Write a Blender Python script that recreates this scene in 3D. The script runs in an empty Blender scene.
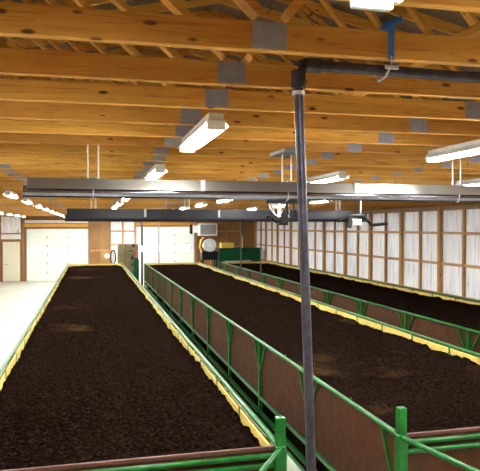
import bpy, math, random
import numpy as np
from mathutils import Vector, noise
random.seed(7); rng = np.random.default_rng(7)
S = bpy.context.scene; COL = S.collection
R = math.radians

# ------------------------------------------------------------ camera, world, exposure
CZ = 3.6
cam = bpy.data.cameras.new('camera'); cam.sensor_width = 36; cam.lens = 45; cam.clip_start = .05; cam.clip_end = 200
co = bpy.data.objects.new('camera', cam); COL.objects.link(co)
co.location = (0, 0, CZ); co.rotation_euler = (R(90-.81), 0, R(-13.95)); S.camera = co
w = bpy.data.worlds.new('world'); S.world = w; w.use_nodes = True
w.node_tree.nodes['Background'].inputs[0].default_value = (.75, .85, 1, 1)
w.node_tree.nodes['Background'].inputs[1].default_value = 1.0
S.view_settings.view_transform = 'Standard'; S.view_settings.look = 'None'
S.view_settings.gamma = 1; S.view_settings.use_curve_mapping = False
S.view_settings.exposure = 2.65
LAMP = 30.0
TUBE_COL = (1.0, .99, .95)

# ------------------------------------------------------------ mesh builder
class MB:
    def __init__(s): s.v = []; s.f = []; s.sm = []
    def add(s, v, f, smooth=False):
        n = len(s.v); s.v += [tuple(p) for p in v]; s.f += [tuple(i+n for i in q) for q in f]; s.sm += [smooth]*len(f)
        return s
    def box(s, a, b, c=0.0):
        x0, y0, z0 = a; x1, y1, z1 = b
        if c <= 0:
            return s.add([(x0,y0,z0),(x1,y0,z0),(x1,y1,z0),(x0,y1,z0),(x0,y0,z1),(x1,y0,z1),(x1,y1,z1),(x0,y1,z1)],
                [(0,3,2,1),(4,5,6,7),(0,1,5,4),(1,2,6,5),(2,3,7,6),(3,0,4,7)])
        # chamfered along all edges (rounded cuboid of 24 verts)
        V = []; idx = {}
        for i, X in enumerate((x0, x1)):
            for j, Y in enumerate((y0, y1)):
                for k, Z in enumerate((z0, z1)):
                    sx = 1 if i == 0 else -1; sy = 1 if j == 0 else -1; sz = 1 if k == 0 else -1
                    idx[i,j,k,'x'] = len(V); V.append((X, Y+sy*c, Z+sz*c))
                    idx[i,j,k,'y'] = len(V); V.append((X+sx*c, Y, Z+sz*c))
                    idx[i,j,k,'z'] = len(V); V.append((X+sx*c, Y+sy*c, Z))
        F = []
        def q(l, flip):
            F.append(tuple(reversed(l)) if flip else tuple(l))
        for i in (0,1):
            q([idx[i,0,0,'x'],idx[i,1,0,'x'],idx[i,1,1,'x'],idx[i,0,1,'x']], i == 0)
            q([idx[0,i,0,'y'],idx[1,i,0,'y'],idx[1,i,1,'y'],idx[0,i,1,'y']], i == 1)
            q([idx[0,0,i,'z'],idx[1,0,i,'z'],idx[1,1,i,'z'],idx[0,1,i,'z']], i == 0)
        for i in (0,1):
            for j in (0,1):
                q([idx[i,j,0,'x'],idx[i,j,1,'x'],idx[i,j,1,'y'],idx[i,j,0,'y']], i != j)
                q([idx[i,0,j,'x'],idx[i,1,j,'x'],idx[i,1,j,'z'],idx[i,0,j,'z']], i == j)
                q([idx[0,i,j,'y'],idx[1,i,j,'y'],idx[1,i,j,'z'],idx[0,i,j,'z']], i != j)
                for k in (0,1):
                    q([idx[i,j,k,'x'],idx[i,j,k,'y'],idx[i,j,k,'z']], (i+j+k) % 2 == 1)
        return s.add(V, F)
    def tube(s, pts, r, n=10, cap=True):
        P = [Vector(p) for p in pts]; V = []; F = []
        for i, p in enumerate(P):
            d = (P[min(i+1, len(P)-1)] - P[max(i-1, 0)]).normalized()
            u = d.cross(Vector((0,0,1)) if abs(d.z) < .9 else Vector((1,0,0))).normalized(); v = d.cross(u)
            rr = r[i] if isinstance(r, (list, tuple)) else r
            for k in range(n):
                a = 2*math.pi*k/n; V.append(p + u*math.cos(a)*rr + v*math.sin(a)*rr)
        for i in range(len(P)-1):
            for k in range(n):
                k2 = (k+1) % n; F.append((i*n+k, i*n+k2, (i+1)*n+k2, (i+1)*n+k))
        s.add(V, F, True)
        if cap:
            s.add([V[k] for k in range(n)], [tuple(range(n))]); m = len(P)-1
            s.add([V[m*n+k] for k in range(n)], [tuple(reversed(range(n)))])
        return s
    def beam(s, a, b, w_, h_, up=(0,0,1)):
        a = Vector(a); b = Vector(b); d = (b-a).normalized(); u = d.cross(Vector(up)).normalized(); v = u.cross(d)
        V = []
        for p in (a, b):
            for su, sv in ((-1,-1),(1,-1),(1,1),(-1,1)): V.append(p + u*su*w_/2 + v*sv*h_/2)
        return s.add(V, [(0,1,2,3),(7,6,5,4),(0,4,5,1),(1,5,6,2),(2,6,7,3),(3,7,4,0)])
    def prism(s, prof, axis, a, b):   # prof: 2-D loop, extruded on axis from a to b
        n = len(prof)
        def P(q, t):
            return {'x': (t, q[0], q[1]), 'y': (q[0], t, q[1]), 'z': (q[0], q[1], t)}[axis]
        V = [P(q, a) for q in prof] + [P(q, b) for q in prof]
        return s.add(V, [tuple(range(n)), tuple(reversed(range(n, 2*n)))] + [(i, i+n, (i+1) % n+n, (i+1) % n) for i in range(n)])
    def mesh(s, name, mat):
        me = bpy.data.meshes.new(name); me.from_pydata(s.v, [], s.f); me.polygons.foreach_set('use_smooth', s.sm)
        if mat: me.materials.append(mat)
        me.update(); me.validate(); fix(me); return me
    def build(s, name, mat, parent=None, loc=(0,0,0), rot=(0,0,0)):
        return put(name, s.mesh(name, mat), parent, loc, rot)
import bmesh
def fix(me):
    bm = bmesh.new(); bm.from_mesh(me); bmesh.ops.recalc_face_normals(bm, faces=bm.faces); bm.to_mesh(me); bm.free()
def put(name, me, parent=None, loc=(0,0,0), rot=(0,0,0)):
    o = bpy.data.objects.new(name, me); COL.objects.link(o); o.location = loc; o.rotation_euler = rot
    if parent: o.parent = parent
    return o
def tag(o, label, cat, group=None):
    o['label'] = label; o['category'] = cat
    if group: o['group'] = group
    return o
def thing(name, label, cat, loc=(0,0,0), rot=(0,0,0), group=None):
    return tag(put(name, None, None, loc, rot), label, cat, group)
def struct(o): o['kind'] = 'structure'; return o

# ------------------------------------------------------------ materials
def newmat(name):
    m = bpy.data.materials.new(name); m.use_nodes = True; nt = m.node_tree; return m, nt, nt.nodes['Principled BSDF']
def N(nt, t, **k):
    n = nt.nodes.new(t)
    for a, b in k.items():
        if a.startswith('i_'): n.inputs[a[2:].replace('_', ' ')].default_value = b
        else: setattr(n, a, b)
    return n
def ramp(nt, fac, stops):
    r = nt.nodes.new('ShaderNodeValToRGB'); e = r.color_ramp.elements
    while len(e) > 1: e.remove(e[-1])
    e[0].position = stops[0][0]; e[0].color = (*stops[0][1], 1)
    for p, c in stops[1:]:
        x = e.new(p); x.color = (*c, 1)
    nt.links.new(fac, r.inputs[0]); return r.outputs[0]
def mix(nt, a, b, fac, mode='MIX'):
    m = nt.nodes.new('ShaderNodeMix'); m.data_type = 'RGBA'; m.blend_type = mode
    for s_, v in ((m.inputs[0], fac), (m.inputs[6], a), (m.inputs[7], b)):
        if isinstance(v, (int, float)): s_.default_value = v
        elif isinstance(v, tuple): s_.default_value = (*v, 1)
        else: nt.links.new(v, s_)
    return m.outputs[2]
def bump(nt, h, b, strength=.3, dist=.01):
    n = N(nt, 'ShaderNodeBump', i_Strength=strength, i_Distance=dist); nt.links.new(h, n.inputs['Height']); nt.links.new(n.outputs[0], b.inputs['Normal'])
def mapped(nt, scale, rand=True):
    tc = N(nt, 'ShaderNodeTexCoord'); mp = N(nt, 'ShaderNodeMapping'); mp.inputs['Scale'].default_value = scale
    if rand:
        oi = N(nt, 'ShaderNodeObjectInfo'); ad = N(nt, 'ShaderNodeVectorMath', operation='MULTIPLY_ADD')
        cb = N(nt, 'ShaderNodeCombineXYZ')
        for k in range(3): nt.links.new(oi.outputs['Random'], cb.inputs[k])
        nt.links.new(cb.outputs[0], ad.inputs[0]); ad.inputs[1].default_value = (37, 53, 71); nt.links.new(tc.outputs['Object'], ad.inputs[2])
        nt.links.new(ad.outputs[0], mp.inputs[0])
    else: nt.links.new(tc.outputs['Object'], mp.inputs[0])
    return mp.outputs[0]
def wood(name, c1, c2, dark, axis, rough=.55, knots=True):
    m, nt, b = newmat(name)
    sc = {'x': (.7, 14, 14), 'y': (14, .7, 14), 'z': (14, 14, .7)}[axis]
    v = mapped(nt, sc)
    n1 = N(nt, 'ShaderNodeTexNoise', i_Scale=1.0, i_Detail=5, i_Roughness=.6, i_Distortion=.6); nt.links.new(v, n1.inputs[0])
    col = ramp(nt, n1.outputs[0], [(.3, c2), (.55, c1), (.75, tuple(min(1, x*1.12) for x in c1))])
    wv = N(nt, 'ShaderNodeTexNoise', i_Scale=4.5, i_Detail=2, i_Distortion=1.5); nt.links.new(v, wv.inputs[0])
    col = mix(nt, col, dark, ramp(nt, wv.outputs[0], [(.54, (0,0,0)), (.70, (.55,.55,.55))]))
    oi = N(nt, 'ShaderNodeObjectInfo')
    col = mix(nt, col, ramp(nt, oi.outputs['Random'], [(0, (.66,.54,.44)), (.5, (.9,.84,.78)), (1, (1.0,1.0,1.0))]), .9, 'MULTIPLY')
    if knots:
        kv = mapped(nt, {'x': (2.6, 7, 7), 'y': (4.5, 1.3, 4.5), 'z': (4.5, 4.5, 1.3)}[axis])
        vo = N(nt, 'ShaderNodeTexVoronoi', i_Scale=1.6); nt.links.new(kv, vo.inputs[0])
        col = mix(nt, col, tuple(x*.35 for x in dark), ramp(nt, vo.outputs[0], [(.085, (.95,.95,.95)), (.14, (0,0,0))]))
    nt.links.new(col, b.inputs['Base Color']); b.inputs['Roughness'].default_value = rough
    bump(nt, n1.outputs[0], b, .25, .004); return m
def plain(name, c, rough=.5, metal=0.0, var=.12, scale=6, bmp=.1, spec=None):
    m, nt, b = newmat(name); v = mapped(nt, (1,1,1))
    n1 = N(nt, 'ShaderNodeTexNoise', i_Scale=scale, i_Detail=4); nt.links.new(v, n1.inputs[0])
    col = ramp(nt, n1.outputs[0], [(.3, tuple(x*(1-var) for x in c)), (.7, tuple(min(1, x*(1+var)) for x in c))])
    nt.links.new(col, b.inputs['Base Color']); b.inputs['Roughness'].default_value = rough; b.inputs['Metallic'].default_value = metal
    if spec is not None: b.inputs['Specular IOR Level'].default_value = spec
    if bmp: bump(nt, n1.outputs[0], b, bmp, .005)
    return m
def emis(name, c, s):
    m, nt, b = newmat(name); b.inputs['Base Color'].default_value = (*c, 1)
    b.inputs['Emission Color'].default_value = (*c, 1); b.inputs['Emission Strength'].default_value = s; return m
M = {}
PINE = ((.84,.47,.085), (.74,.33,.05), (.32,.10,.018))
M['pine_x'] = wood('pine_x', *PINE, 'x'); M['pine_y'] = wood('pine_y', *PINE, 'y'); M['pine_z'] = wood('pine_z', *PINE, 'z')
M['stud_z'] = wood('stud_z', (.46,.24,.07), (.32,.145,.035), (.16,.07,.02), 'z')
M['stud_y'] = wood('stud_y', (.55,.33,.13), (.42,.22,.08), (.18,.08,.03), 'y')
M['ply'] = wood('ply', (.36,.20,.065), (.26,.14,.045), (.12,.06,.02), 'z', knots=False)
M['deck'] = wood('deck', (.26,.19,.13), (.18,.13,.09), (.04,.02,.01), 'y', knots=False)
M['panel'] = plain('brown_panel', (.052,.0185,.007), .7, var=.35, scale=7, bmp=.2, spec=.12)
M['redboard'] = wood('redboard', (.10,.03,.02), (.07,.02,.012), (.05,.01,.01), 'x', knots=False)
M['liner'] = plain('liner', (.56,.41,.09), .6, var=.18, scale=14)
M['gal'] = plain('galvanised', (.40,.42,.52), .42, .25, var=.12, scale=30)
M['hood'] = plain('hood_aluminium', (.21,.195,.175), .36, .85, var=.06, scale=3, bmp=.03)
M['tube'] = plain('heater_tube', (.30,.30,.38), .14, .95, var=.1, scale=3, bmp=.02)
M['pipe'] = plain('dark_pipe', (.055,.05,.068), .42, .5, var=.35, scale=25)
M['fardark'] = plain('dark_steel', (.012,.012,.016), .5, .0, spec=.25)  # even near-black tone for the far heater's hood and tube
M['black'] = plain('black_metal', (.004,.004,.005), .5, .0, spec=.2)
M['white'] = plain('white_enamel', (.80,.82,.80), .4, var=.02)
M['door'] = plain('door_white', (.84,.90,.84), .45, var=.02, scale=2, bmp=.0)
M['cream'] = plain('cream_door', (.74,.72,.58), .5, var=.03)
M['white_cable'] = plain('white_cable', (.8,.8,.78), .5)
M['blue'] = plain('blue_strap', (.02,.16,.52), .6, var=.15, scale=40)
M['olive'] = plain('olive_paint', (.13,.11,.05), .6, .0, var=.25, spec=.2)
M['greenm'] = plain('green_machine', (.003,.05,.016), .6, spec=.1)
M['yellowm'] = plain('yellow_paint', (.75,.48,.06), .5)
M['grey'] = plain('grey_steel', (.30,.30,.29), .45, .6)
M['daylight'] = emis('daylight_pane', (.86,.96,1.0), 3.2)
M['red'] = plain('red_plastic', (.5,.04,.03), .5)
M['lamp'] = emis('fluorescent_tube', TUBE_COL, LAMP)
# green paint with wear
m, nt, b = newmat('green_paint'); v = mapped(nt, (1,1,1))
n1 = N(nt, 'ShaderNodeTexNoise', i_Scale=9, i_Detail=5); nt.links.new(v, n1.inputs[0])
n2 = N(nt, 'ShaderNodeTexNoise', i_Scale=45, i_Detail=3); nt.links.new(v, n2.inputs[0])
col = ramp(nt, n1.outputs[0], [(.3, (.0015,.065,.006)), (.7, (.003,.125,.013))])
col = mix(nt, col, (.05,.04,.02), ramp(nt, n2.outputs[0], [(.66, (0,0,0)), (.72, (.8,.8,.8))]))
nt.links.new(col, b.inputs['Base Color']); b.inputs['Roughness'].default_value = .3; b.inputs['Specular IOR Level'].default_value = .3; M['green'] = m
# foil insulation: crinkled white-silver sheet
m, nt, b = newmat('foil_sheet'); v = mapped(nt, (5, 5, .45))
n1 = N(nt, 'ShaderNodeTexNoise', i_Scale=1.7, i_Detail=6, i_Roughness=.65, i_Distortion=.8); nt.links.new(v, n1.inputs[0])
col = ramp(nt, n1.outputs[0], [(.30, (.36,.38,.46)), (.42, (.78,.80,.86)), (.55, (.96,.96,.97))])
nt.links.new(col, b.inputs['Base Color']); b.inputs['Roughness'].default_value = .38; b.inputs['Metallic'].default_value = .05
bump(nt, n1.outputs[0], b, .4, .03); M['foil'] = m
# concrete
m, nt, b = newmat('concrete'); v = mapped(nt, (1,1,1), False)
n1 = N(nt, 'ShaderNodeTexNoise', i_Scale=.7, i_Detail=6, i_Roughness=.6); nt.links.new(v, n1.inputs[0])
n2 = N(nt, 'ShaderNodeTexNoise', i_Scale=30, i_Detail=4); nt.links.new(v, n2.inputs[0])
col = ramp(nt, n1.outputs[0], [(.3, (.42,.42,.35)), (.6, (.58,.58,.48)), (.8, (.64,.63,.54))])
col = mix(nt, col, ramp(nt, n2.outputs[0], [(.35, (.85,.85,.85)), (.65, (1,1,1))]), 1.0, 'MULTIPLY')
nt.links.new(col, b.inputs['Base Color']); b.inputs['Roughness'].default_value = .42; bump(nt, n2.outputs[0], b, .08, .003); M['conc'] = m
# compost
m, nt, b = newmat('compost'); v = mapped(nt, (1,1,1), False)
n1 = N(nt, 'ShaderNodeTexNoise', i_Scale=1.3, i_Detail=8, i_Roughness=.75); nt.links.new(v, n1.inputs[0])
n2 = N(nt, 'ShaderNodeTexNoise', i_Scale=20, i_Detail=8, i_Roughness=.75); nt.links.new(v, n2.inputs[0])
n3 = N(nt, 'ShaderNodeTexNoise', i_Scale=.35, i_Detail=3); nt.links.new(v, n3.inputs[0])
col = ramp(nt, n2.outputs[0], [(.38, (.0014,.0006,.0005)), (.54, (.0085,.0045,.0032)), (.70, (.042,.025,.016))])
pat = mix(nt, (0,0,0), n1.outputs[0], ramp(nt, n3.outputs[0], [(.45, (0,0,0)), (.7, (1,1,1))]))
col = mix(nt, col, (.060,.032,.014), ramp(nt, pat, [(.38, (0,0,0)), (.62, (.65,.65,.65))]))
nt.links.new(col, b.inputs['Base Color']); b.inputs['Roughness'].default_value = 1; b.inputs['Specular IOR Level'].default_value = 0
bump(nt, n2.outputs[0], b, .9, .03); M['soil'] = m
M['clod'] = plain('clod', (.02,.01,.005), .95, var=.5, scale=12, spec=0)

# ------------------------------------------------------------ room shell
XL, XR, YB, YF, CEIL = -8.2, 11.45, -3.0, 42.0, 4.32
MIDX = (-8.15+11.3)/2 + .1
floor = struct(MB().box((XL-.2, YB-.2, -.2), (XR+.2, YF+.2, 0)).build('floor', M['conc']))
wl = struct(MB().box((XL-.2, YB, 0), (XL, YF, CEIL+.135)).build('wall_left', M['ply']))
wr = struct(MB().box((XR, YB, 0), (XR+.2, YF, CEIL+.135)).build('wall_right', M['ply']))
wf = struct(MB().box((XL-.2, YF, 0), (XR+.2, YF+.2, CEIL+.135)).build('wall_back', M['ply']))
wn = struct(MB().box((XL-.2, YB-.2, 0), (XR+.2, YB, CEIL+.135)).build('wall_front', M['ply']))
RISE = 2.3
ridge = CEIL+.14+RISE
g = MB()
prof = [(XL-.2, CEIL+.14), (MIDX, ridge), (XR+.2, CEIL+.14), (XR+.2, CEIL+.24), (MIDX, ridge+.1), (XL-.2, CEIL+.24)]
g.prism(prof, 'y', YB-.2, YF+.2)
ceiling = struct(g.build('ceiling', M['deck']))
for nm, y0, y1 in (('gable_board', YF, YF+.15), ('gable_board', YB-.15, YB)):
    MB().prism([(XL-.2, CEIL), (XR+.2, CEIL), (XR+.2, CEIL+.2), (MIDX, ridge), (XL-.2, CEIL+.2)], 'y', y0, y1).build(nm, M['deck'], ceiling)
# purlins under the deck
def topz(x): return CEIL+.14 + RISE*(1-abs(x-MIDX)/((XR-XL)/2+.2))
for k in range(-4, 5):
    if k == 0: continue
    x = MIDX + k*2.05; z = topz(x)-.02
    MB().box((x-.06, YB, z-.09), (x+.06, YF, z)).build('purlin', M['deck'], ceiling)

# trusses: chord, top chords, webs, gusset plates
NODE = [.73+1.76*k for k in range(-5, 7)]
XA, XB = XL+.02, XR-.02
chord_me = [MB().box((XA, -.019, 0), (XB, .019, .120), .004).mesh('bottom_chord', M['pine_x']) for _ in range(1)][0]
def tz(x): return topz(x)-CEIL-.12
tc_l = MB().beam((XA, 0, tz(XA)), (MIDX, 0, tz(MIDX)), .038, .12).mesh('top_chord', M['pine_x'])
tc_r = MB().beam((MIDX, 0, tz(MIDX)), (XB, 0, tz(XB)), .038, .12).mesh('top_chord', M['pine_x'])
web_me = []
for i in range(len(NODE)-1):
    lo, hi = (i, i+1) if i % 2 else (i+1, i)
    web_me.append(((NODE[lo]+(.06 if lo < hi else -.06), 0, .15), (NODE[hi], 0, max(.2, tz(NODE[hi])-.03))))
webs = [MB().beam(a, b_, .036, .088, (0,1,0)).mesh('web', M['pine_x']) for a, b_ in web_me]
wall_ = MB()
for a, b_ in web_me: wall_.beam(a, b_, .036, .088, (0,1,0))
webs_joined = wall_.mesh('webs', M['pine_x'])
plate_b = MB().box((-.072, -.024, .008), (.072, -.0195, .117))
for i in range(5):
    for j in range(4): plate_b.box((-.068+i*.032, -.026, .025+j*.026), (-.063+i*.032, -.0235, .036+j*.026))
plate_me = plate_b.mesh('gusset_plate', M['gal'])
TY = [2.40+.61*k for k in range(-8, 66) if 2.40+.61*k < YF-.4]
for i, y in enumerate(TY):
    t = put('roof_truss', None, ceiling, (0, y, CEIL), (0, 0, R(-1.4)))
    put('bottom_chord', chord_me, t); put('top_chord', tc_l, t); put('top_chord', tc_r, t)
    if 1.9 < y < 5.5:
        for wm in webs: put('web', wm, t)
    else:
        put('web', webs_joined, t)['kind'] = 'stuff'
    if y > 1.9:
        dx = random.uniform(-.05, .05)
        for k, x in enumerate(NODE[2:10] if y < 24 else NODE[3:7]):
            put('gusset_plate', plate_me, t, (x+dx, 0, 0))
# lateral braces lying on the bottom chords, and diagonal braces in the attic
for x in (-5.4, -2.1, 1.7, 4.9, 8.4):
    MB().box((x-.045, YB, CEIL+.142), (x+.045, YF, CEIL+.18)).build('lateral_brace', M['pine_y'], ceiling)
for k, y in enumerate((2.5, 4.2, 6.0, 8.5, 12, 17)):
    for x in (-3.6, -.4, 2.6, 5.7):
        MB().beam((x, y, CEIL+.2), (x-.9, y+1.8, min(CEIL+1.9, CEIL+.1+tz(x-.9))), .088, .036).build('diagonal_brace', M['pine_y'], ceiling)

# right wall: posts, girts, foil panels
stud_big = MB().box((-.15, -.075, 0), (0, .075, CEIL-.01), .006).mesh('wall_post', M['stud_z'])
stud_small = MB().box((-.10, -.05, 0), (0, .05, CEIL-.01), .006).mesh('wall_post', M['stud_z'])
PY = [16.62+1.29*k for k in range(-15, 20)]
GZ = (CZ-.20, CZ-1.22, CZ-2.24)
for k, y in enumerate(PY):
    put('wall_post', stud_big if k % 2 == 0 else stud_small, wr, (XR, y, 0))
    y1 = y+1.29
    if y1 > YF: continue
    # crinkled foil sheet
    b_ = MB(); ny, nz = 13, 19; V = []; F = []
    for j in range(nz):
        for i in range(ny):
            yy = y+.02+(1.25)*i/(ny-1); zz = .05+(CEIL-.1)*j/(nz-1)
            e = noise.noise((yy*3.1, zz*.7, k*3.3))*.022 + noise.noise((yy*9, zz*2.2, k))*.010
            if i in (0, ny-1) or j in (0, nz-1): e = -.02
            V.append((XR-.035-e, yy, zz))
    for j in range(nz-1):
        for i in range(ny-1):
            q = j*ny+i; F.append((q, q+1, q+ny+1, q+ny))
    b_.add(V, F, True); b_.build('insulation_panel', M['foil'], wr)
    for gz in GZ:
        MB().box((XR-.09, y+.05, gz-.045+random.uniform(-.01,.01)), (XR-.05, y1-.05, gz+.045), .004).build('girt', M['stud_y'], wr)
MB().box((XR-.12, YB, CEIL-.17), (XR-.001, YF, CEIL-.012), .005).build('top_plate', M['ply'], wr)

# back wall: panels, doors
def bx(a, b_, name, mat, parent, c=0): return MB().box(a, b_, c).build(name, M[mat], parent)
BY = YF
def garage_door(idx, x0, x1, top):
    d = struct(MB().box((x0-.08, BY-.05, 0), (x1+.08, BY-.005, top+.08)).build('door_%d' % idx, M['stud_z']))
    n = 6; h = top/n
    for k in range(n):
        p = MB().box((x0, BY-.10, k*h+.002), (x1, BY-.055, (k+1)*h-.002), .008).build('door_panel', M['door'], d)
        if k == 3:
            for q in range(3):
                xc = x0+(x1-x0)*(.165+.335*q)
                MB().box((xc-.44, BY-.118, k*h+.06), (xc+.44, BY-.10, (k+1)*h-.06), .01).build('window_frame', M['white'], p)
                MB().box((xc-.39, BY-.124, k*h+.10), (xc+.39, BY-.1175, (k+1)*h-.10)).build('window_pane', M['daylight'], p)
    for q in range(1, 3):
        for k in range(1, n):
            xx = x0+(x1-x0)*q/3
            MB().box((xx-.03, BY-.115, k*h-.06), (xx+.03, BY-.098, k*h+.06)).build('hinge', M['grey'], d)
    for xx in (x0-.03, x1+.03):
        MB().tube([(xx, BY-.14, .05), (xx, BY-.14, top-.02)], .025, 8).build('door_track', M['gal'], d)
        for k in range(n):
            MB().box((xx-.04, BY-.15, k*h+.2), (xx+.04, BY-.06, k*h+.26)).build('roller_bracket', M['grey'], d)
    return d
garage_door(1, -4.12, -.22, 3.48)
garage_door(2, 3.05, 7.05, 3.62)
d3 = struct(MB().box((-5.75, BY-.06, 0), (-4.42, BY-.005, 2.72)).build('door_3', M['stud_z']))
bx((-5.62, BY-.10, .02), (-4.55, BY-.055, 2.62), 'door_leaf', 'cream', d3, .008)
MB().tube([(-5.45, BY-.10, 1.15), (-5.45, BY-.16, 1.15), (-5.30, BY-.16, 1.15)], .018, 8).build('door_handle', M['grey'], d3)
bx((-5.72, BY-.09, 2.80), (-4.5, BY-.02, 3.12), 'header_board', 'white', wf, .01)
def foil_bay(x0, x1, z0, z1):
    b_ = MB(); nx, nz = 12, 12; V = []; F = []
    for j in range(nz):
        for i in range(nx):
            x = x0+(x1-x0)*i/(nx-1); z = z0+(z1-z0)*j/(nz-1)
            V.append((x, BY-.05-abs(noise.noise((x*4, z*2, 1)))*.05, z))
    for j in range(nz-1):
        for i in range(nx-1): q = j*nx+i; F.append((q, q+1, q+nx+1, q+nx))
    b_.add(V, F, True); b_.build('insulation_panel', M['foil'], wf)
foil_bay(-5.7, -4.5, 3.2, 4.28)
foil_bay(1.32, 2.1, .3, 3.95); foil_bay(2.14, 2.92, .3, 3.95)
for x in (-7.6, -6.9, -5.85, -4.34, -.1, 1.25, 2.12, 2.96, 7.2, 8.3, 9.4, 10.5):
    bx((x-.06, BY-.13, 0), (x+.06, BY-.001, CEIL-.01), 'wall_post', 'stud_z', wf, .006)
for x0, x1, z in ((1.31, 2.9, 3.32), (1.31, 2.9, 2.4), (-.04, 1.19, 2.0), (7.26, 8.24, 3.3), (8.36, 9.34, 3.3), (9.46, 10.44, 3.3), (7.26, 8.24, 2.2), (8.36, 9.34, 2.2), (9.46, 10.44, 2.2)):
    bx((x0, BY-.09, z-.05), (x1, BY-.02, z+.05), 'girt', 'stud_y', wf, .005)
for x0, x1 in ((-.04, .56), (.58, 1.19)):
    bx((x0, BY-.03, 0), (x1, BY-.008, CEIL-.02), 'plywood_panel', 'ply', wf)
bx((-4.25, BY-.11, 3.60), (-.18, BY-.01, 3.82), 'header_board', 'pine_x', wf, .01)
bx((-4.25, BY-.09, 3.86), (-.18, BY-.01, 4.05), 'header_board', 'white', wf, .01)
bx((3.05, BY-.11, 3.72), (7.1, BY-.01, 3.92), 'header_board', 'pine_x', wf, .01)

# ------------------------------------------------------------ beds
RZ = CZ-2.2          # rim rail height 1.40
Y0, Y1 = 5.72, 36.5
BAY = 2.62
def soil(x0, x1, y0, y1, seed, label):
    nx = 110; ys = [y0]; st = .028
    while ys[-1] < y1: ys.append(ys[-1] + max(.03, (ys[-1])*.0042))
    ys[-1] = y1; ny = len(ys); V = []; F = []
    for j, y in enumerate(ys):
        for i in range(nx+1):
            t = i/nx; x = x0+(x1-x0)*t
            d = min(t, 1-t)*(x1-x0)
            e = 1-min(1, d/.35)
            z = RZ-.085 + noise.noise((x*.8, y*.5, seed))*.035 + noise.noise((x*4, y*4, seed))*.017
            z += noise.noise((x*13, y*13, seed))*.012
            if y < 16: z += noise.noise((x*27, y*27, seed+5))*.008
            z -= e*e*.05 + (1 if d < .12 else .5*e)*(noise.noise((x*1.5, y*3.2, seed+9))*.045+noise.noise((seed, y*8, seed+2))*.05+noise.noise((seed, y*21, seed+3))*.025)
            V.append((x, y, z))
    for j in range(ny-1):
        for i in range(nx): q = j*(nx+1)+i; F.append((q, q+1, q+nx+2, q+nx+1))
    me = MB(); me.add(V, F, True)
    # crumbs and clods
    n = 9000
    for _ in range(n):
        u = random.random(); y = y0 + (min(y1, 17)-y0)*u**1.6; x = random.uniform(x0+.04, x1-.04)
        r = random.choice((.007, .009, .011, .014, .02))*random.uniform(.7, 1.3)
        j = min(ny-1, max(0, int(np.searchsorted(YS := ys, y)))) ; i = int((x-x0)/(x1-x0)*nx); z = V[j*(nx+1)+i][2]
        c = [(x+r*random.uniform(.7,1.3), y, z), (x, y+r*random.uniform(.7,1.3), z), (x-r, y, z+r*.2), (x, y-r*random.uniform(.7,1.2), z), (x, y, z+r*random.uniform(.6,1.1))]
        me.add(c, [(0,1,4),(1,2,4),(2,3,4),(3,0,4)], False)
    o = bpy.data.meshes.new('compost'); o.from_pydata(me.v, [], me.f); o.polygons.foreach_set('use_smooth', me.sm)
    o.materials.append(M['soil']); o.update()
    ob = tag(put('compost', o), label, 'compost'); ob['kind'] = 'stuff'; return ob

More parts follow.
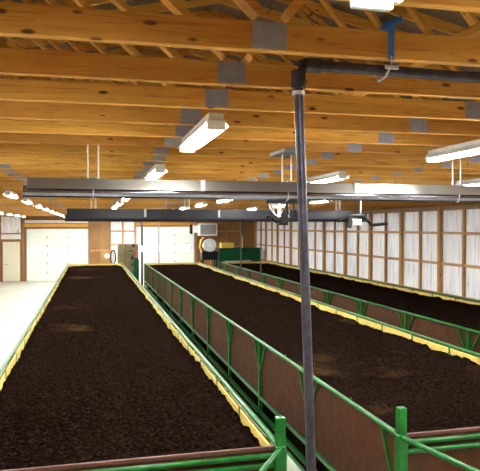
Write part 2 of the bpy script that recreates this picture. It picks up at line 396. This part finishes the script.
def bed(x0, x1, label, ypost0, left_side=True, front=True, flare=None, ykind=0):
    t = thing('raised_bed', label, 'raised bed', ((x0+x1)/2, Y0, 0))
    ox, oy = (x0+x1)/2, Y0
    def B(mb, name, mat):
        mb.v = [(a-ox, b_-oy, c) for a, b_, c in mb.v]; return mb.build(name, M[mat], t)
    rr = .03
    for x, sgn in ((x0, -1), (x1, 1)):
        B(MB().tube([(x, Y0-.02, RZ), (x, Y1, RZ)], rr, 12), 'top_rail', 'green')
        B(MB().box((x-.025, Y0, .30), (x+.025, Y1, .36), .006), 'lower_rail', 'green')
        B(MB().box((x-.03, Y0, .02), (x+.03, Y1, .07), .006), 'foot_rail', 'green')
        ys = []
        y = ypost0
        while y > Y0+.4: y -= BAY
        y += BAY
        while y < Y1: ys.append(y); y += BAY
        for y in ys:
            B(MB().box((x-.035, y-.035, 0), (x+.035, y+.035, RZ-.01), .006), 'post', 'green')
            for s in (-1, 1):
                B(MB().beam((x+sgn*.01, y+s*.40, RZ-.02), (x+sgn*.01, y+s*.05, RZ-.52), .03, .03, (1,0,0)), 'brace', 'green')
        ed = [Y0+.02]+ys+[Y1]
        for a, c in zip(ed, ed[1:]):
            B(MB().box((x-sgn*.03-.009, a+.01, .35), (x-sgn*.03+.009, c-.01, RZ-.035)), 'side_panel', 'panel')
            # pale liner strip on the inside of the rim
            n = max(2, int((c-a)/1.3))
            for q in range(n):
                u = a+(c-a)*q/n; w_ = a+(c-a)*(q+1)/n
                xi = x-sgn*.055
                B(MB().box((xi-.012, u+.006, RZ-.30), (xi+.012, w_-.006, RZ-.028+random.uniform(-.004,.004)), .003), 'liner_board', 'liner')
                B(MB().box((xi-sgn*.016-.006, w_-.02, RZ-.16), (xi-sgn*.016+.006, w_+.02, RZ+.01)), 'liner_clip', 'green')
    # corner posts and ends
    B(MB().box((x0+.07, Y0+.06, .0), (x1-.07, Y1-.05, .24), .02), 'underbed_shade_fill', 'soil')  # dark castings block added under the bed to stand in for shade
    B(MB().box((x0-.15, Y0, .0), (x0-.12, Y1, .045), .006), 'kerb_rail', 'green')
    B(MB().box((x0-.11, Y0, .0), (x0-.03, Y1, .012)), 'aisle_shade_strip', 'soil')  # dark compost-coloured strip added on the floor, standing in for aisle shade
    for x in (x0, x1):
        B(MB().box((x-.055, Y0-.1, 0), (x+.055, Y0, RZ+.03), .006), 'corner_post', 'green')
        B(MB().box((x-.045, Y0-.09, RZ+.0), (x+.045, Y0-.01, RZ+.31), .005), 'post_extension', 'green')
        B(MB().box((x-.04, Y1, 0), (x+.04, Y1+.08, RZ), .006), 'corner_post', 'green')
        B(MB().tube([(x, Y0-.095, RZ-.02), (x, Y0-.08, RZ-.02)], .018, 8), 'bolt', 'gal')
        s = -1 if x == x0 else 1
        B(MB().beam((x, Y0+.38, RZ-.03), (x, Y0+.02, RZ-.75), .03, .03, (1,0,0)), 'brace', 'green')
    B(MB().box((x0+.03, Y0+.0, RZ-.03), (x1-.03, Y0+.03, RZ+.005), .004), 'end_board', 'redboard')
    B(MB().tube([(x0, Y0-.03, RZ-.075), (x1, Y0-.03, RZ-.075)], .026, 12), 'end_rail', 'green')
    B(MB().tube([(x0, Y0-.03, RZ-.17), (x1, Y0-.03, RZ-.17)], .026, 12), 'end_rail', 'green')
    B(MB().box((x0+.03, Y0+.005, .30), (x1-.03, Y0+.025, RZ-.035)), 'end_panel', 'panel')
    for k in range(2):
        a = x0+.06+(x1-x0-.12)*k/2; c = x0+.06+(x1-x0-.12)*(k+1)/2
        B(MB().box((a, Y1-.05, RZ-.3), (c-.01, Y1-.02, RZ+.02), .004), 'liner_board', 'liner')
    B(MB().box((x0, Y1-.015, .1), (x1, Y1+.01, RZ-.02)), 'end_panel', 'panel')
    if flare:
        for x, dx, dy in flare:
            B(MB().tube([(x, Y0-.07, RZ-.0), (x+dx, Y0-.07+dy, RZ-.0)], .027, 12), 'flared_rail', 'green')
            B(MB().box((x+dx-.03, Y0-.1+dy, 0), (x+dx+.03, Y0-.04+dy, RZ)), 'post', 'green')
    return t
AX = (-1.34, 1.82); BX = (3.15, 6.45); CX = (7.85, 11.1)
# first posts: from the photograph, zc = X/.97*600/(px-91)
ypB = (8.95-3.2*.242)/.97
ypC = (12.83-7.85*.242)/.97
bed(*AX, 'long green railed composting bed nearest the concrete floor and white garage door', ypB, flare=[(AX[1], -.62, -.9)])
bed(*BX, 'middle long green railed composting bed with brown side panels facing the aisle', ypB, flare=[(BX[0], .40, -1.9)])
bed(*CX, 'green railed composting bed running along the foil insulated right wall', ypC)
soil(AX[0]+.06, AX[1]-.06, Y0+.03, Y1-.05, 1.3, 'dark crumbly compost filling the left bed beside the concrete floor')
soil(BX[0]+.06, BX[1]-.06, Y0+.03, Y1-.05, 4.7, 'dark compost with lighter tan patches filling the middle bed')
soil(CX[0]+.06, CX[1]-.06, Y0+.03, Y1-.05, 8.1, 'dark compost filling the bed along the foil insulated wall')

# ------------------------------------------------------------ fluorescent strip lights
def strip_light(x, y, label, drop=.0, group='fluorescent strip lights under the roof trusses', proto=[None]):
    t = thing('strip_light', label, 'ceiling light', (x, y, CEIL-drop), group=group)
    if proto[0] is None:
        L = .57
        p = {}
        p['housing'] = MB().box((-.05, -L, -.055), (.05, L, -.004), .006).mesh('housing', M['white'])
        p['reflector'] = MB().prism([(-.05,-.04), (-.085,-.085), (-.082,-.090), (-.045,-.048), (.045,-.048), (.082,-.090), (.085,-.085), (.05,-.04)], 'y', -L, L).mesh('reflector', M['white'])
        p['tube'] = MB().tube([(0, -L+.03, -.09), (0, L-.03, -.09)], .019, 10).mesh('tube', M['lamp'])
        sk = MB()
        sk.box((-.06, -.015, -.112), (.06, .015, -.05), .004)
        p['lamp_holder'] = sk.mesh('lamp_holder', M['white']); proto[0] = p
    p = proto[0]
    put('housing', p['housing'], t); put('reflector', p['reflector'], t)
    for s in (-1, 1): put('lamp_holder', p['lamp_holder'], t, (0, s*.57, 0))
    for dx in (-.032, .032): put('tube', p['tube'], t, (dx, 0, 0))
ORD = ['nearest', 'second', 'third', 'fourth', 'fifth', 'sixth', 'seventh', 'eighth', 'ninth', 'tenth', 'eleventh', 'twelfth', 'thirteenth', 'fourteenth']
rows = [(.76, .97, 42, 'above right half of left bed'), (3.10, 4.45, 42, 'above middle bed left edge'),
        (5.55, 1.25, 42, 'above middle bed'), (9.2, 1.8, 13, 'added out of view near foil wall'), (7.4, 1.8, 9, 'added out of view above the last aisle'),  # foil wall and last aisle rows are added off-frame to brighten the wall
        (-1.57, 3.4, 42, 'above left bed left edge'), (-4.0, 3.4, 42, 'above concrete floor')]
for x, y0, ymax, what in rows:
    k = 0; y = y0
    while y < min(ymax, YF-1):
        if x == .76 and k == 0: lab = 'glaring white strip light cut off by the top edge, left of the blue strap'
        elif x == .76 and k == 1: lab = 'bright white strip light hanging over left bed, in front of the tube heater'
        elif x == 3.10 and k == 0: lab = 'bright white strip light at right edge, above the middle bed'
        else: lab = '%s strip light from the camera in the row %s' % (ORD[min(k, 13)], what)
        strip_light(x, y+(.08 if x == .76 and k == 1 else 0), lab, .002); k += 1; y += 3.2

# ------------------------------------------------------------ radiant tube heaters
def snap(y, x=1.5): return 2.40-x*.0244+.61*round((y-2.40)/.61)
def heater(x0, x1, y, z, label, hs, hood_h=.055, r=.05, far=False):
    t = thing('tube_heater', label, 'heater', (x0, y, z), group='radiant tube heaters hung across the beds')
    L = x1-x0
    prof = [(-r*.7, r+.01+hood_h*.6), (-r*1.1, r+.01), (-r*2.2, -r*.25), (-r*2.15, -r*.35), (-r*.95, r*.9), (-r*.6, r+hood_h*.5), (r*.6, r+hood_h*.5), (r*.95, r*.9), (r*2.15, -r*.35), (r*2.2, -r*.25), (r*1.1, r+.01), (r*.7, r+.01+hood_h*.6)]
    prof = [(-.085, r*.2), (-.06, r+hood_h), (.06, r+hood_h), (.085, r*.2), (.08, r*.2), (.055, r+hood_h-.006), (-.055, r+hood_h-.006), (-.08, r*.2)]
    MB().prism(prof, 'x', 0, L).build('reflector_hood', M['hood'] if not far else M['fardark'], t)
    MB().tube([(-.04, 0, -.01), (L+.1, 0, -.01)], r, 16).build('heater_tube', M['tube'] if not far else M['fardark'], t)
    MB().box((L+.1, -.09, -.08), (L+.34, .09, .12), .01).build('burner_box', M['black'], t)
    for h in hs:
        xx = h-x0
        top = CEIL-z
        MB().box((xx-.02, -.09, r+hood_h), (xx+.02, .09, r+hood_h+.012)).build('hanger_bracket', M['grey'], t)
        if abs(h-1.80) < .01: MB().box((xx-.10, -.24, top-.035), (xx+.10, .24, top-.002), .003).build('hanger_bar', M['grey'], t)
        for s in (-.075, .075):
            MB().tube([(xx+s*.6, 0, r+hood_h), (xx+s*.6, 0, top-.001)], .007, 6).build('hanger_rod', M['white_cable'], t)
        MB().tube([(xx, 0, -r-.015), (xx+.001, -.03, -r-.01), (xx, -.055, 0), (xx, -.05, r+hood_h)], .005, 6).build('tube_strap', M['gal'], t)
    for k in range(1, int(L/1.5)+1):
        MB().box((k*1.5-.02, -.088, r*.2), (k*1.5+.02, .088, r+hood_h+.004)).build('hood_joint', M['grey'], t)
    return t
heater(-.52, 5.4, snap(5.34), CZ+.315, 'long shiny tube heater with aluminium hood, nearest the camera', (.02, 1.80, 3.62))
heater(-.45, 5.5, snap(12.2), CZ+.185, 'dark tube heater hanging farther back behind the shiny one', (.05, 1.9, 3.7, 5.2), .11, .065, True)
# ------------------------------------------------------------ water pipe with drop pole and blue strap
t = thing('water_pipe', 'dark steel pipe under the nearest beam dropping to the floor as a pole', 'pipe', (.86, 2.43, 0))
zt = CEIL-.028
MB().tube([(.15, 0, 0), (.10, 0, 1.5), (.038, 0, 3.2), (0, 0, zt-.10), (0, 0, zt-.03)], .0205, 12).build('drop_pole', M['pipe'], t)
MB().tube([(0, 0, zt-.10), (0, 0, zt-.03), (.012, 0, zt-.008), (.035, 0, zt), (.10, 0, zt)], .031, 12).build('elbow', M['pipe'], t)
MB().tube([(.05, 0, zt), (3.2, .02, zt-.01)], .024, 12).build('pipe_run', M['pipe'], t)
MB().tube([(0,0,zt-.13),(0,0,zt-.115)], .028, 12).build('collar', M['white_cable'], t)
MB().tube([(.15,0,0),(.15,0,.02)], .07, 14).build('floor_flange', M['pipe'], t)
t = thing('pipe_strap', 'bright blue strap tied over the nearest beam holding the dark pipe', 'strap', (1.25, 2.40-.031, CEIL))
MB().box((-.014, -.024, -.005), (.014, -.0205, .165)).build('strap_band', M['blue'], t)
MB().box((-.014, -.0235, .1415), (.014, .16, .146)).build('strap_top', M['blue'], t)
MB().beam((-.05, -.03, .125), (.045, -.03, .175), .012, .02).build('strap_end', M['blue'], t)
MB().tube([(0,-.022,.01), (0,-.022,-.03),(0,.03,-.065),(0,.09,-.068),(0,.13,-.03),(0,.12,.0)], .006, 6).build('pipe_clip', M['gal'], t)
MB().box((-.03,-.032,-.045),(.03,-.022,-.03)).build('buckle', M['gal'], t)

# ------------------------------------------------------------ thin vertical poles farther back
def pole(x, y, z1, label, r=.03, mat='gal'):
    t = thing('support_pole', label, 'pole', (x, y, 0), group='thin steel poles between the beds')
    MB().tube([(0,0,.0),(0,0,z1)], r, 10).build('pole_shaft', M[mat], t)
    MB().box((-.08,-.08,0),(.08,.08,.012)).build('base_plate', M['gal'], t)
    MB().box((-.06,-.03,z1-.02),(.06,.03,z1+.0)).build('top_plate', M['gal'], t)
pole(2.5, 30.6, CEIL-.005, 'grey pole in the first aisle at the far left end of the middle bed', .055, 'pipe')
pole(4.15, 37.9, CEIL-.005, 'thin dark pole standing behind the far end of the middle bed', .04, 'grey')
pole(7.15, 28.6, CEIL-.005, 'thin pole in the far aisle, left one in front of the brown end wall', .035, 'pipe')
pole(7.2, 25.2, CEIL-.005, 'thin pole in the far aisle, right one in front of the foil wall', .03, 'pipe')

# ------------------------------------------------------------ hanging motor, sprayer bracket, small far items
t = thing('hanging_motor', 'black motor with white cables hanging beneath the shiny tube heater', 'motor', (2.95, snap(9.2, 2.95), CZ+.10))
MB().box((-.07,-.06,-.07),(.07,.06,.06),.012).build('motor_body', M['black'], t)
MB().tube([(-.20,0,.06),(-.12,0,-.01),(-.07,0,0)], .03, 8).build('nozzle', M['black'], t)
MB().tube([(-.26,0,.02),(-.2,0,.05)], [.06,.035], 10).build('nozzle_cup', M['black'], t)
MB().box((-.09,-.03,.06),(-.05,.03,.28)).build('bracket_arm', M['white_cable'], t)
MB().box((.04,-.03,.06),(.07,.03,.30)).build('bracket_arm', M['black'], t)
MB().box((-.28,-.05,.27),(.30,.05,.33),.008).build('cross_arm', M['black'], t)
for k, (a, b_) in enumerate((( -.3,.1),(-.22,.02),(.16,.3),(.05,.22))):
    P = [(a+(b_-a)*u, .0+.02*k, .42-.34*math.sin(math.pi*u)) for u in [q/10 for q in range(11)]]
    MB().tube(P, .008, 6).build('cable', M['white_cable'] if k < 2 else M['black'], t)
for s in (-.24, .26): MB().tube([(s,0,.33),(s,0,CEIL-CZ-.101)], .01, 6).build('hanger_rod', M['gal'], t)
t = thing('sprayer_bracket', 'black pipe elbow bracket at the right end of the dark tube heater', 'bracket', (5.3, snap(12.0, 5.3)-.61, CZ+.10))
MB().tube([(-.4,0,.02),(-.15,0,.14),(.15,0,.14),(.35,0,-.06),(.7,0,-.03)], .035, 10).build('elbow_pipe', M['black'], t)
MB().box((-.1,-.06,-.06),(.1,.06,.06),.01).build('junction_box', M['white'], t)
MB().box((-.2,-.05,-.12),(-.12,.05,.1)).build('plate', M['black'], t)
MB().tube([(.1,0,.14),(.1,0,CEIL-CZ-.10)], .012, 6).build('hanger_rod', M['gal'], t)
t = thing('hanging_nozzle', 'small black spray nozzle hanging in front of the middle garage door', 'nozzle', (1.62, snap(13.6), CZ+.30))
MB().tube([(0,0,0),(0,0,CEIL-CZ-.3)], .01, 6).build('hanger_rod', M['gal'], t)
MB().box((-.12,-.05,-.06),(.12,.05,.0),.012).build('nozzle_body', M['black'], t)

# unit heater, fan, green machine at the far right end
t = thing('unit_heater', 'boxy white unit heater with mesh grille mounted by the far door', 'heater', (7.75, 40.95, 3.0))
MB().box((-.55,-.35,0),(.72,.35,.85),.03).build('cabinet', M['white'], t)
MB().box((-.46,-.37,.09),(.62,-.345,.76)).build('grille', M['grey'], t)
for k in range(9): MB().box((-.46,-.39,.13+k*.07),(.62,-.365,.145+k*.07)).build('louver', M['gal'], t)
MB().box((-1.0,-.2,.2),(-.56,.2,.7),.02).build('duct', M['white'], t)
MB().box((-1.12,-.22,.12),(-.98,.22,.78),.01).build('duct_flange', M['black'], t)
for s in (-.4,.6): MB().tube([(s,.0,.85),(s,.0,CEIL-3.0+.10)], .015, 6).build('hanger_rod', M['gal'], t)
t = thing('blower_fan', 'round white blower fan on a black base beside the far door', 'fan', (7.5, 38.6, 0))
def ring(cx, cz, y, r, n=24): return [(cx+math.cos(2*math.pi*k/n)*r, y, cz+math.sin(2*math.pi*k/n)*r) for k in range(n+1)]
MB().tube([(0,-.3,2.42),(0,.2,2.42)], .40, 24).build('fan_drum', M['gal'], t)
for r in (.40, .30, .2, .1): MB().tube(ring(0,2.42,-.32,r), .022, 6, False).build('guard_ring', M['white'], t)
for k in range(8):
    a = k*math.pi/8; MB().tube([(-math.cos(a)*.4,-.32,2.42-math.sin(a)*.4),(math.cos(a)*.4,-.32,2.42+math.sin(a)*.4)], .009, 5).build('guard_spoke', M['white'], t)
MB().box((-.5,-.25,1.45),(.55,.5,2.02),.04).build('motor_housing', M['black'], t)
for sx in (-.42,.45):
    for sy in (-.18,.42): MB().box((sx-.04,sy-.04,0),(sx+.04,sy+.04,1.46)).build('leg', M['black'], t)
MB().tube([(-.45,0,1.9),(-.62,0,2.3),(-.55,0,2.75),(-.4,0,2.9)], .07, 10).build('yellow_hose', M['yellowm'], t)
t = thing('hopper_machine', 'dark green hopper machine at the far end of the wall side bed', 'machine', (9.45, 38.9, 0))
MB().prism([(-1.25,1.0),(1.45,1.0),(1.6,1.65),(1.6,2.15),(-1.25,2.15),(-1.25,1.65)], 'y', -.4, .5).build('hopper', M['greenm'], t)
MB().box((-1.3,-.45,2.13),(1.65,.55,2.2),.01).build('hopper_rim', M['greenm'], t)
MB().box((.25,-.1,2.15),(.40,.05,3.0),.01).build('upright', M['yellowm'], t)
MB().box((-1.1,-.05,2.2),(-.2,.4,2.55),.02).build('gear_cover', M['yellowm'], t)
for sx in (-1.1,1.2):
    for sy in (-.3,.4): MB().box((sx-.05,sy-.05,0),(sx+.05,sy+.05,1.02)).build('leg', M['greenm'], t)
t = thing('screed_bar', 'thin grey bar lying across the compost by the blower fan', 'bar', (8.83, 36.1, RZ+.068))
MB().tube([(-.85,0,0),(.85,0,.03)], .035, 8).build('bar_tube', M['gal'], t)
MB().box((-.9,-.04,-.036),(-.8,.04,.05)).build('bar_end', M['grey'], t)
# olive cabinet with hose
t = thing('control_cabinet', 'olive metal cabinet with dark gauges between the two garage doors', 'cabinet', (2.35, 39.4, 0))
MB().prism([(-.68,.0),(.60,.0),(.60,2.48),(-.62,2.48),(-.68,2.3)], 'y', -.35, .35).build('cabinet_body', M['olive'], t)
for x in (-.25, .15): MB().box((x-.012,-.365,.3),(x+.012,-.348,2.3)).build('seam', M['black'], t)
for x, z, r in ((.02,2.05,.05),(.2,2.08,.05),(.28,2.42,.10),(.22,1.62,.10),(-.05,1.85,.04),(.25,1.2,.08)):
    MB().tube([(x,-.40,z),(x,-.345,z)], r, 12).build('gauge', M['black'], t)
MB().box((.45,-.38,.4),(.56,-.34,2.1)).build('red_lever', M['red'], t)
t = thing('hose_coil', 'black coiled hose hung left of the olive cabinet', 'hose', (1.38, 39.5, 0))
for k in range(3):
    P = [(math.cos(2*math.pi*q/20)*(.17-.02*k), -.04*k, 1.65+math.sin(2*math.pi*q/20)*.48) for q in range(21)]
    MB().tube(P, .03, 8, False).build('hose_loop', M['black'], t)
MB().tube([(0,.03,0),(0,.03,2.1)], .03, 8).build('hose_stand', M['grey'], t)
MB().box((-.2,-.15,0),(.2,.15,.03)).build('stand_foot', M['grey'], t)
t = thing('work_light', 'small glowing white lamp on plywood wall, left of the hose', 'lamp', (1.05, BY-.14, 1.62))
MB().tube([(0,.11,0),(0,0,0)], .05, 10).build('lamp_base', M['white'], t)
bs = MB(); n = 10
V = []; F = []
for j in range(1, 6):
    a = math.pi*j/6
    for k in range(n): V.append((.11*math.sin(a)*math.cos(2*math.pi*k/n), -.07-.11*math.cos(a), .11*math.sin(a)*math.sin(2*math.pi*k/n)))
for j in range(4):
    for k in range(n): F.append((j*n+k, j*n+(k+1) % n, (j+1)*n+(k+1) % n, (j+1)*n+k))
F += [tuple(range(n)), tuple(range(4*n, 5*n))]
bs.add(V, F, True).build('bulb', M['daylight'], t)
t = thing('green_tank', 'dark green cylinder standing at the far end of the first aisle', 'tank', (2.75, 38.3, 0))
MB().tube([(0,0,0),(0,0,.05),(0,0,1.5),(0,0,1.62),(0,0,1.68)], [.16,.18,.18,.13,.05], 16).build('tank_body', M['greenm'], t)
MB().tube([(0,0,1.66),(0,0,1.78)], .035, 8).build('valve', M['grey'], t)
t = thing('red_rag', 'small red rag lying in the first aisle by the lower rail', 'rag', (2.8, 18.0, 0.0))
b_ = MB(); V = []; F = []
for j in range(7):
    for i in range(7):
        V.append((-.15+i*.05, -.3+j*.1, .03+.05*noise.noise((i*.7, j*.7, 3))+.02))
for j in range(6):
    for i in range(6): q = j*7+i; F.append((q, q+1, q+8, q+7))
b_.add(V, F, True).build('cloth', M['red'], t)
